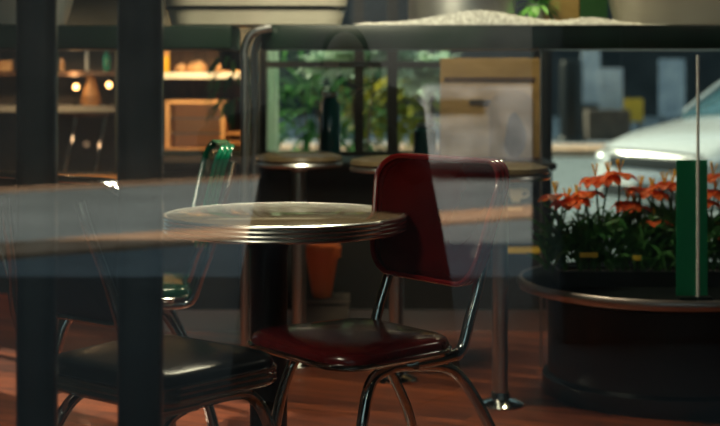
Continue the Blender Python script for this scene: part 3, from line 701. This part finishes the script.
# ------------------------------------------------------------------ car: nose at local x=0, tail at x=4.2
def car_body_sections():
    # x, half width, z bottom, z belt(top of body)
    return [(0.0, .60, .30, .58), (.05, .72, .24, .66), (.18, .80, .20, .74), (.45, .85, .20, .82), (.9, .88, .20, .90), (1.25, .89, .20, .95), (1.9, .90, .20, .97), (2.8, .90, .20, 1.0), (3.6, .88, .22, 1.02), (4.0, .82, .28, .98), (4.15, .74, .36, .88), (4.2, .6, .42, .78)]
def make_car(label, loc, rz):
    t = thing('car', label, 'car', loc, rz)
    bm = bmesh.new(); rings = []
    for x, hw, zb, zt in car_body_sections():
        ring = []
        h_ = zt - zb
        prof = [(-.55, 0), (-.9, .04), (-1, .22), (-1.0, .5), (-.97, .74), (-.90, .92), (-.72, .985), (-.35, 1.01), (0, 1.02), (.35, 1.01), (.72, .985), (.90, .92), (.97, .74), (1, .5), (1, .22), (.9, .04), (.55, 0)]
        for u, v in prof: ring.append(bm.verts.new((x, u * hw, zb + v * h_)))
        rings.append(ring)
    n = len(rings[0])
    for a, b in zip(rings, rings[1:]):
        for k in range(n): bm.faces.new([a[k], a[(k + 1) % n], b[(k + 1) % n], b[k]])
    bm.faces.new(rings[0][::-1]); bm.faces.new(rings[-1])
    obj('body', bm, car_paint, t)
    bm = bmesh.new(); rings = []
    for x, hw, zb, zt in [(1.10, .76, .90, .95), (1.45, .74, .90, 1.16), (1.85, .68, .90, 1.38), (2.2, .64, .90, 1.46), (2.9, .62, .90, 1.47), (3.5, .60, .92, 1.36), (3.95, .58, .92, 1.02)]:
        rings.append([bm.verts.new((x, u * (hw if v > .5 else max(hw, .78)), zb + v * (zt - zb))) for u, v in [(-1.0, 0), (-1.0, .3), (-1, .8), (-.92, .95), (-.5, 1), (.5, 1), (.92, .95), (1, .8), (1.0, .3), (1.0, 0)]])
    n = 10
    for a, b in zip(rings, rings[1:]):
        for k in range(n): bm.faces.new([a[k], a[(k + 1) % n], b[(k + 1) % n], b[k]])
    bm.faces.new(rings[0][::-1]); bm.faces.new(rings[-1])
    obj('windows', bm, car_glass, t)
    bm = bmesh.new(); rings = []
    for x, hw, z in [(2.0, .60, 1.435), (2.2, .61, 1.475), (2.9, .60, 1.485), (3.35, .57, 1.42)]:
        rings.append([bm.verts.new((x, u * hw, z + .012 * (1 - abs(u)))) for u in (-1, -.5, 0, .5, 1)] + [bm.verts.new((x, u * hw, z - .03)) for u in (1, .5, 0, -.5, -1)])
    for a, b in zip(rings, rings[1:]):
        for k in range(10): bm.faces.new([a[k], a[(k + 1) % 10], b[(k + 1) % 10], b[k]])
    bm.faces.new(rings[0][::-1]); bm.faces.new(rings[-1]); obj('roof', bm, car_paint, t)
    for s_ in (-1, 1):
        bm = tube(bmesh.new(), [(1.12, s_ * .76, .95), (1.5, s_ * .74, 1.18), (1.88, s_ * .67, 1.40), (2.1, s_ * .63, 1.46)], .03, 8, 5); obj('windscreen_pillar', bm, car_paint, t)
        hl = bmesh.new(); bmesh.ops.create_uvsphere(hl, u_segments=20, v_segments=12, radius=1)
        for v_ in hl.verts: v_.co = Vector((.17 + v_.co.x * .16, s_ * .62 + v_.co.y * .17, .62 + v_.co.z * .065 + .05 * v_.co.x))
        obj('headlight', hl, lamp_lens, t)
        mr = bmesh.new(); bmesh.ops.create_uvsphere(mr, u_segments=16, v_segments=10, radius=1)
        for v_ in mr.verts: v_.co = Vector((1.55 + v_.co.x * .06, s_ * .98 + v_.co.y * .10, 1.02 + v_.co.z * .07))
        obj('wing_mirror', mr, car_paint, t)
        for wx in (.82, 3.38):
            wh = lathe(bmesh.new(), [(0, -.10), (.26, -.10), (.31, -.08), (.32, 0), (.31, .08), (.26, .10), (0, .10)], 36)
            wh.transform(Matrix.Translation((wx, s_ * .82, .32)) @ Matrix.Rotation(PI / 2, 4, 'X')); wo = obj('wheel', wh, tyre, t)
            hc = lathe(bmesh.new(), [(0, -.115), (.17, -.112), (.20, -.102), (.20, .102), (.17, .112), (0, .115)], 24)
            hc.transform(Matrix.Translation((wx, s_ * .82, .32)) @ Matrix.Rotation(PI / 2, 4, 'X')); obj('hubcap', hc, steel, wo)
    obj('grille', B(-.022, .10, -.46, .46, .52, .62, bev=.015), dark_trim, t)
    obj('lower_intake', B(-.012, .12, -.56, .56, .27, .38, bev=.015), dark_trim, t)
    obj('number_plate', B(-.035, -.020, -.22, .22, .41, .50, bev=.004), pale_panel, t)
    obj('bonnet_edge', tube(bmesh.new(), [(.03, -.62, .655), (-.0, -.35, .665), (-.015, 0, .668), (-.0, .35, .665), (.03, .62, .655)], .010, 8, 5), dark_trim, t)
    return t
make_car('white car parked outside on the street beyond the orange lilies, nose to the left', (xat(647, 11.5), 11.5, GZ), math.radians(30))

# ------------------------------------------------------------------ the street on the camera's side (seen only mirrored in the shopfront glass)
def mir(px, Dv): return ((px - 360.0) * Dv / F, 2 * GY - Dv)
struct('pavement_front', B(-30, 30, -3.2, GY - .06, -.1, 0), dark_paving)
struct('street_front', B(-30, 30, -60, -3.2, GZ - .1, GZ), asphalt)
def kerb_px(name, pa, pb, w_, m):
    (xa, ya), (xb, yb) = pa, pb
    Da, Db = (H0 - GZ) * F / (ya - HZ), (H0 - GZ) * F / (yb - HZ)
    A, Bp = Vector(mir(xa, Da)), Vector(mir(xb, Db)); d = (Bp - A)
    A2, B2 = A - d * 1.0, Bp + d * 1.2
    return strip(name, tuple(B2), tuple(A2), w_, .03, m)
kerb_px('kerb_near', (0, 260), (465, 224), .75, kerb_m)
kerb_px('kerb_opposite', (0, 193), (250, 180), .7, kerb_m)
A_, B_ = Vector(mir(-60, (H0 - GZ) * F / (190 - HZ))), Vector(mir(330, (H0 - GZ) * F / (172 - HZ)))
strip('wall_opposite', tuple(B_), tuple(A_ - (B_ - A_) * 1.2), -.5, 3.6, facade_m)
fo = strip('wall_opposite', (-30, 8.6), (-30, 8.6 + .1), .1, .1, facade_m) if False else None
struct('facade_opposite', B(-40, 40, -24, -23, GZ, 4.6), facade_m)
van = thing('added_van_box', 'pale van-shaped box added across the road behind the photographer', 'van', (*mir(479, 18), GZ), math.radians(4))  # added so that the glass mirrors a pale patch here
obj('cargo_body', B(-.72, .72, -.9, .9, .12, 1.16, bev=.08), noisy(mat('van_paint', (.4, .42, .46), .6), (.13, .15, .18), (.34, .36, .40), 3), van)
obj('bumper', B(-.7, .7, .9, .98, .14, .24, bev=.02), dark_trim, van)
obj('window_band', B(-.62, .05, .895, .91, .80, 1.0, bev=.005), dark_trim, van)
for wx in (-.45, .45):
    wh = lathe(bmesh.new(), [(0, -.10), (.24, -.10), (.3, -.08), (.3, .08), (.24, .10), (0, .10)], 32); wh.transform(Matrix.Translation((wx, .78, .3)) @ Matrix.Rotation(PI / 2, 4, 'X')); obj('wheel', wh, tyre, van)
kx, ky = mir(712, 6.2)
ki = thing('added_kiosk', 'dark kiosk added behind the photographer to darken the mirrored view', 'kiosk', (kx, ky, 0))  # added to keep the right part of the mirrored view dark
obj('kiosk_walls', B(-.74, .9, -.5, .5, 0, 2.3, bev=.03), facade_m, ki)
obj('kiosk_roof', B(-.80, 1.0, -.6, .6, 2.3, 2.42, bev=.03), black_metal, ki)
obj('shutter', B(-.5, .5, .5, .52, .9, 2.0, bev=.005), dark_trim, ki)

# ------------------------------------------------------------------ the photographer kneeling at the glass (mirrored as a dark shape)
ph = thing('person', 'kneeling photographer in a long dark coat holding a camera', 'person', (-.05, 0, 0))
def skinned(name, verts, edges, root, m, parent, sub=2):
    me = bpy.data.meshes.new(name); me.from_pydata([v[0] for v in verts], edges, []); o = bpy.data.objects.new(name, me); C.objects.link(o); o.parent = parent
    md = o.modifiers.new('skin', 'SKIN'); 
    for i, v in enumerate(verts):
        s_ = me.skin_vertices[0].data[i]; r_ = v[1]; s_.radius = r_ if isinstance(r_, tuple) else (r_, r_); s_.use_root = (i == root)
    ss = o.modifiers.new('sub', 'SUBSURF'); ss.levels = sub; ss.render_levels = sub
    me.materials.append(m); return o
V = [((-.03, -.62, .50), (.17, .14)), ((-.03, -.58, .66), (.15, .12)), ((-.02, -.52, .82), (.17, .12)), ((0, -.46, .93), (.14, .09)), ((0, -.40, 1.0), .055),
     ((-.19, -.48, .90), .065), ((-.50, -.44, .86), .075), ((-.12, -.22, 1.0), .04), ((.19, -.48, .90), .065), ((.25, -.36, .74), .05), ((.10, -.20, .96), .036),
     ((-.13, -.60, .48), .11), ((-.20, -.25, .50), .085), ((-.21, -.32, .10), .055), ((-.21, -.20, .04), .045),
     ((.11, -.62, .46), .11), ((.14, -.42, .09), .085), ((.15, -.80, .08), .055), ((.15, -.95, .06), .045)]
E = [(0, 1), (1, 2), (2, 3), (3, 4), (3, 5), (5, 6), (6, 7), (3, 8), (8, 9), (9, 10), (0, 11), (11, 12), (12, 13), (13, 14), (0, 15), (15, 16), (16, 17), (17, 18)]
skinned('body', V, E, 0, coat, ph)
bm = bmesh.new(); rings = []
for z, rx, ry, cy_ in ((1.07, .10, .07, -.44), (1.05, .20, .10, -.46), (.98, .27, .14, -.50), (.78, .29, .17, -.55), (.58, .33, .24, -.56), (.40, .36, .36, -.55), (.20, .38, .44, -.56), (.02, .40, .50, -.58)):
    rings.append([bm.verts.new((rx * (1 + .04 * math.sin(5 * a * PI / 20)) * math.cos(2 * PI * a / 40), cy_ + ry * math.sin(2 * PI * a / 40), z)) for a in range(40)])
for a, b in zip(rings, rings[1:]):
    for k in range(40): bm.faces.new([a[k], a[(k + 1) % 40], b[(k + 1) % 40], b[k]])
obj('long_coat', bm, coat, ph)
hd = bmesh.new(); bmesh.ops.create_uvsphere(hd, u_segments=28, v_segments=20, radius=1)
for v_ in hd.verts:
    z = v_.co.z; v_.co = Vector((v_.co.x * .075 * (1 - .18 * max(0, -z)), -.335 + v_.co.y * .095, 1.13 + z * .118))
    if v_.co.y > -.25 and abs(v_.co.x) < .014 and abs(v_.co.z - 1.115) < .03: v_.co.y += .022
obj('head', hd, skin, ph)
hr = bmesh.new(); bmesh.ops.create_uvsphere(hr, u_segments=28, v_segments=20, radius=1)
for v_ in hr.verts: v_.co = Vector((v_.co.x * .086, -.35 + v_.co.y * .105 - (.0 if v_.co.y < 0 else .02), 1.14 + v_.co.z * .132))
obj('hood', hr, coat, ph)
cm = thing('photo_camera', 'black camera held by the photographer', 'camera', (0, 0, 0))
obj('camera_body', B(-.07, .07, -.225, -.165, 1.05, 1.14, bev=.01), black_metal, cm)
ln = lathe(bmesh.new(), [(0, 0), (.034, 0), (.036, .10), (.033, .105), (.028, .09), (0, .085)], 28); ln.transform(Matrix.Translation((0, -.165, 1.095)) @ Matrix.Rotation(-PI / 2, 4, 'X')); obj('lens_barrel', ln, black_metal, cm)
for s_ in (-1, 1):
    for k in range(4):
        z = 1.055 + .021 * k; L_ = (.9, 1.05, 1.0, .85)[k]
        skinned('finger', [((s_ * .095, -.20, z), .010), ((s_ * .088, -.165 , z), .009), ((s_ * .062, -.150, z), .008), ((s_ * (.062 - .02 * L_), -.152, z - .003), .007)], [(0, 1), (1, 2), (2, 3)], 0, skin, ph, 1)
    skinned('hand', [((s_ * .10, -.21, .985), (.026, .02)), ((s_ * .098, -.21, 1.05), (.034, .016)), ((s_ * .096, -.205, 1.12), (.026, .013))], [(0, 1), (1, 2)], 0, skin, ph, 1)

# ------------------------------------------------------------------ light
w = bpy.data.worlds.new('sky'); sc.world = w; w.use_nodes = True
bg = w.node_tree.nodes['Background']; bg.inputs[0].default_value = (.62, .80, .88, 1); bg.inputs[1].default_value = .62
def sun(direction, energy, col, ang=.5):
    l = bpy.data.lights.new('sun', 'SUN'); l.energy = energy; l.color = col; l.angle = math.radians(ang)
    o = bpy.data.objects.new('sun', l); C.objects.link(o); o.rotation_euler = Vector(direction).to_track_quat('-Z', 'Y').to_euler()
sun((.62, -.55, -.56), 9.0, (1, .84, .64))
def area(loc, target, size, energy, col, sy=None):
    l = bpy.data.lights.new('lamp', 'AREA'); l.energy = energy; l.color = col; l.size = size
    if sy: l.shape = 'RECTANGLE'; l.size_y = sy
    o = bpy.data.objects.new('interior_light', l); C.objects.link(o); o.location = loc
    o.rotation_euler = (Vector(target) - Vector(loc)).to_track_quat('-Z', 'Y').to_euler()
def point(loc, energy, col, r=.03):
    l = bpy.data.lights.new('lamp', 'POINT'); l.energy = energy; l.color = col; l.shadow_soft_size = r
    o = bpy.data.objects.new('interior_light', l); C.objects.link(o); o.location = loc
area((-.8, 6.75, 1.275), (-.8, 7.3, .98), .40, 7, (1, .60, .28), .05)  # light of the added strip above the hatch
area((-1.55, 6.62, 1.275), (-1.48, 7.0, .58), .35, 4, (1, .60, .30), .05)  # light of the added strip, brightens the orange ledge
point((xat(76, 7.3), 7.22, zat(87, 7.3) + .06), .35, (1, .6, .3), .02)
point((xat(92, 7.3), 7.14, .74), .35, (1, .55, .3), .02)  # fill light added below the grey shelf, no bulb there
# unseen pendant lamps added to light the interior: shades with light below
def pendant(loc, energy, col, label):
    t = thing('added_pendant_lamp', label, 'lamp', loc)
    obj('lamp_shade', lathe(bmesh.new(), [(.03, .16), (.05, .15), (.16, .02), (.165, 0), (.158, 0), (.045, .14), (.03, .15)], 32), black_metal, t)
    obj('cord', tube(bmesh.new(), [(0, 0, .155), (0, 0, 2.8 - loc[2])], .004, 6, 0), black_metal, t)
    obj('bulb', lathe(bmesh.new(), [(0, .04), (.03, .055), (.034, .08), (.02, .12), (0, .13)], 16), bulb, t)
    l = bpy.data.lights.new('lamp', 'AREA'); l.shape = 'DISK'; l.size = .28; l.energy = energy; l.color = col
    o = bpy.data.objects.new('interior_light', l); C.objects.link(o); o.location = (loc[0], loc[1], loc[2] - .005)
pendant((-.35, 4.6, 2.15), 7, (1, .82, .6), 'unseen black pendant lamp added over the cafe table and chairs')
pendant((-.66, 2.47, 1.46), 6, (1, .86, .66), 'unseen black pendant lamp added close behind the shopfront glass')  # added for highlights on the chrome of the black chair
pendant((-.05, 4.45, 1.85), 22, (1, .84, .6), 'unseen black pendant lamp added in front of the steel pot and the high shelf')  # added to brighten the troughs on the shelf
pendant((.85, 5.6, 2.15), 10, (1, .80, .5), 'unseen black pendant lamp added over the sign board')
pendant((1.7, 4.3, 2.15), 2, (1, .85, .7), 'unseen black pendant lamp added over the low round table')

# ------------------------------------------------------------------ camera
cd = bpy.data.cameras.new('camera'); co = bpy.data.objects.new('camera', cd); C.objects.link(co); sc.camera = co
cd.sensor_width = 36; cd.sensor_fit = 'HORIZONTAL'; cd.lens = 36 * F / 720
co.location = (0, 0, H0); co.rotation_euler = (PI / 2, 0, 0); cd.shift_y = -(213 - HZ) / 720
cd.clip_start = .01; cd.clip_end = 200
cd.dof.use_dof = True; cd.dof.focus_distance = 3.25; cd.dof.aperture_fstop = 3.2
sc.view_settings.view_transform = 'Standard'; sc.view_settings.look = 'None'; sc.view_settings.exposure = .3; sc.view_settings.gamma = 1
sc.view_settings.use_curve_mapping = False
sc.cycles.use_denoising = True
sc.cycles.max_bounces = 8; sc.cycles.transparent_max_bounces = 16; sc.cycles.sample_clamp_indirect = 4
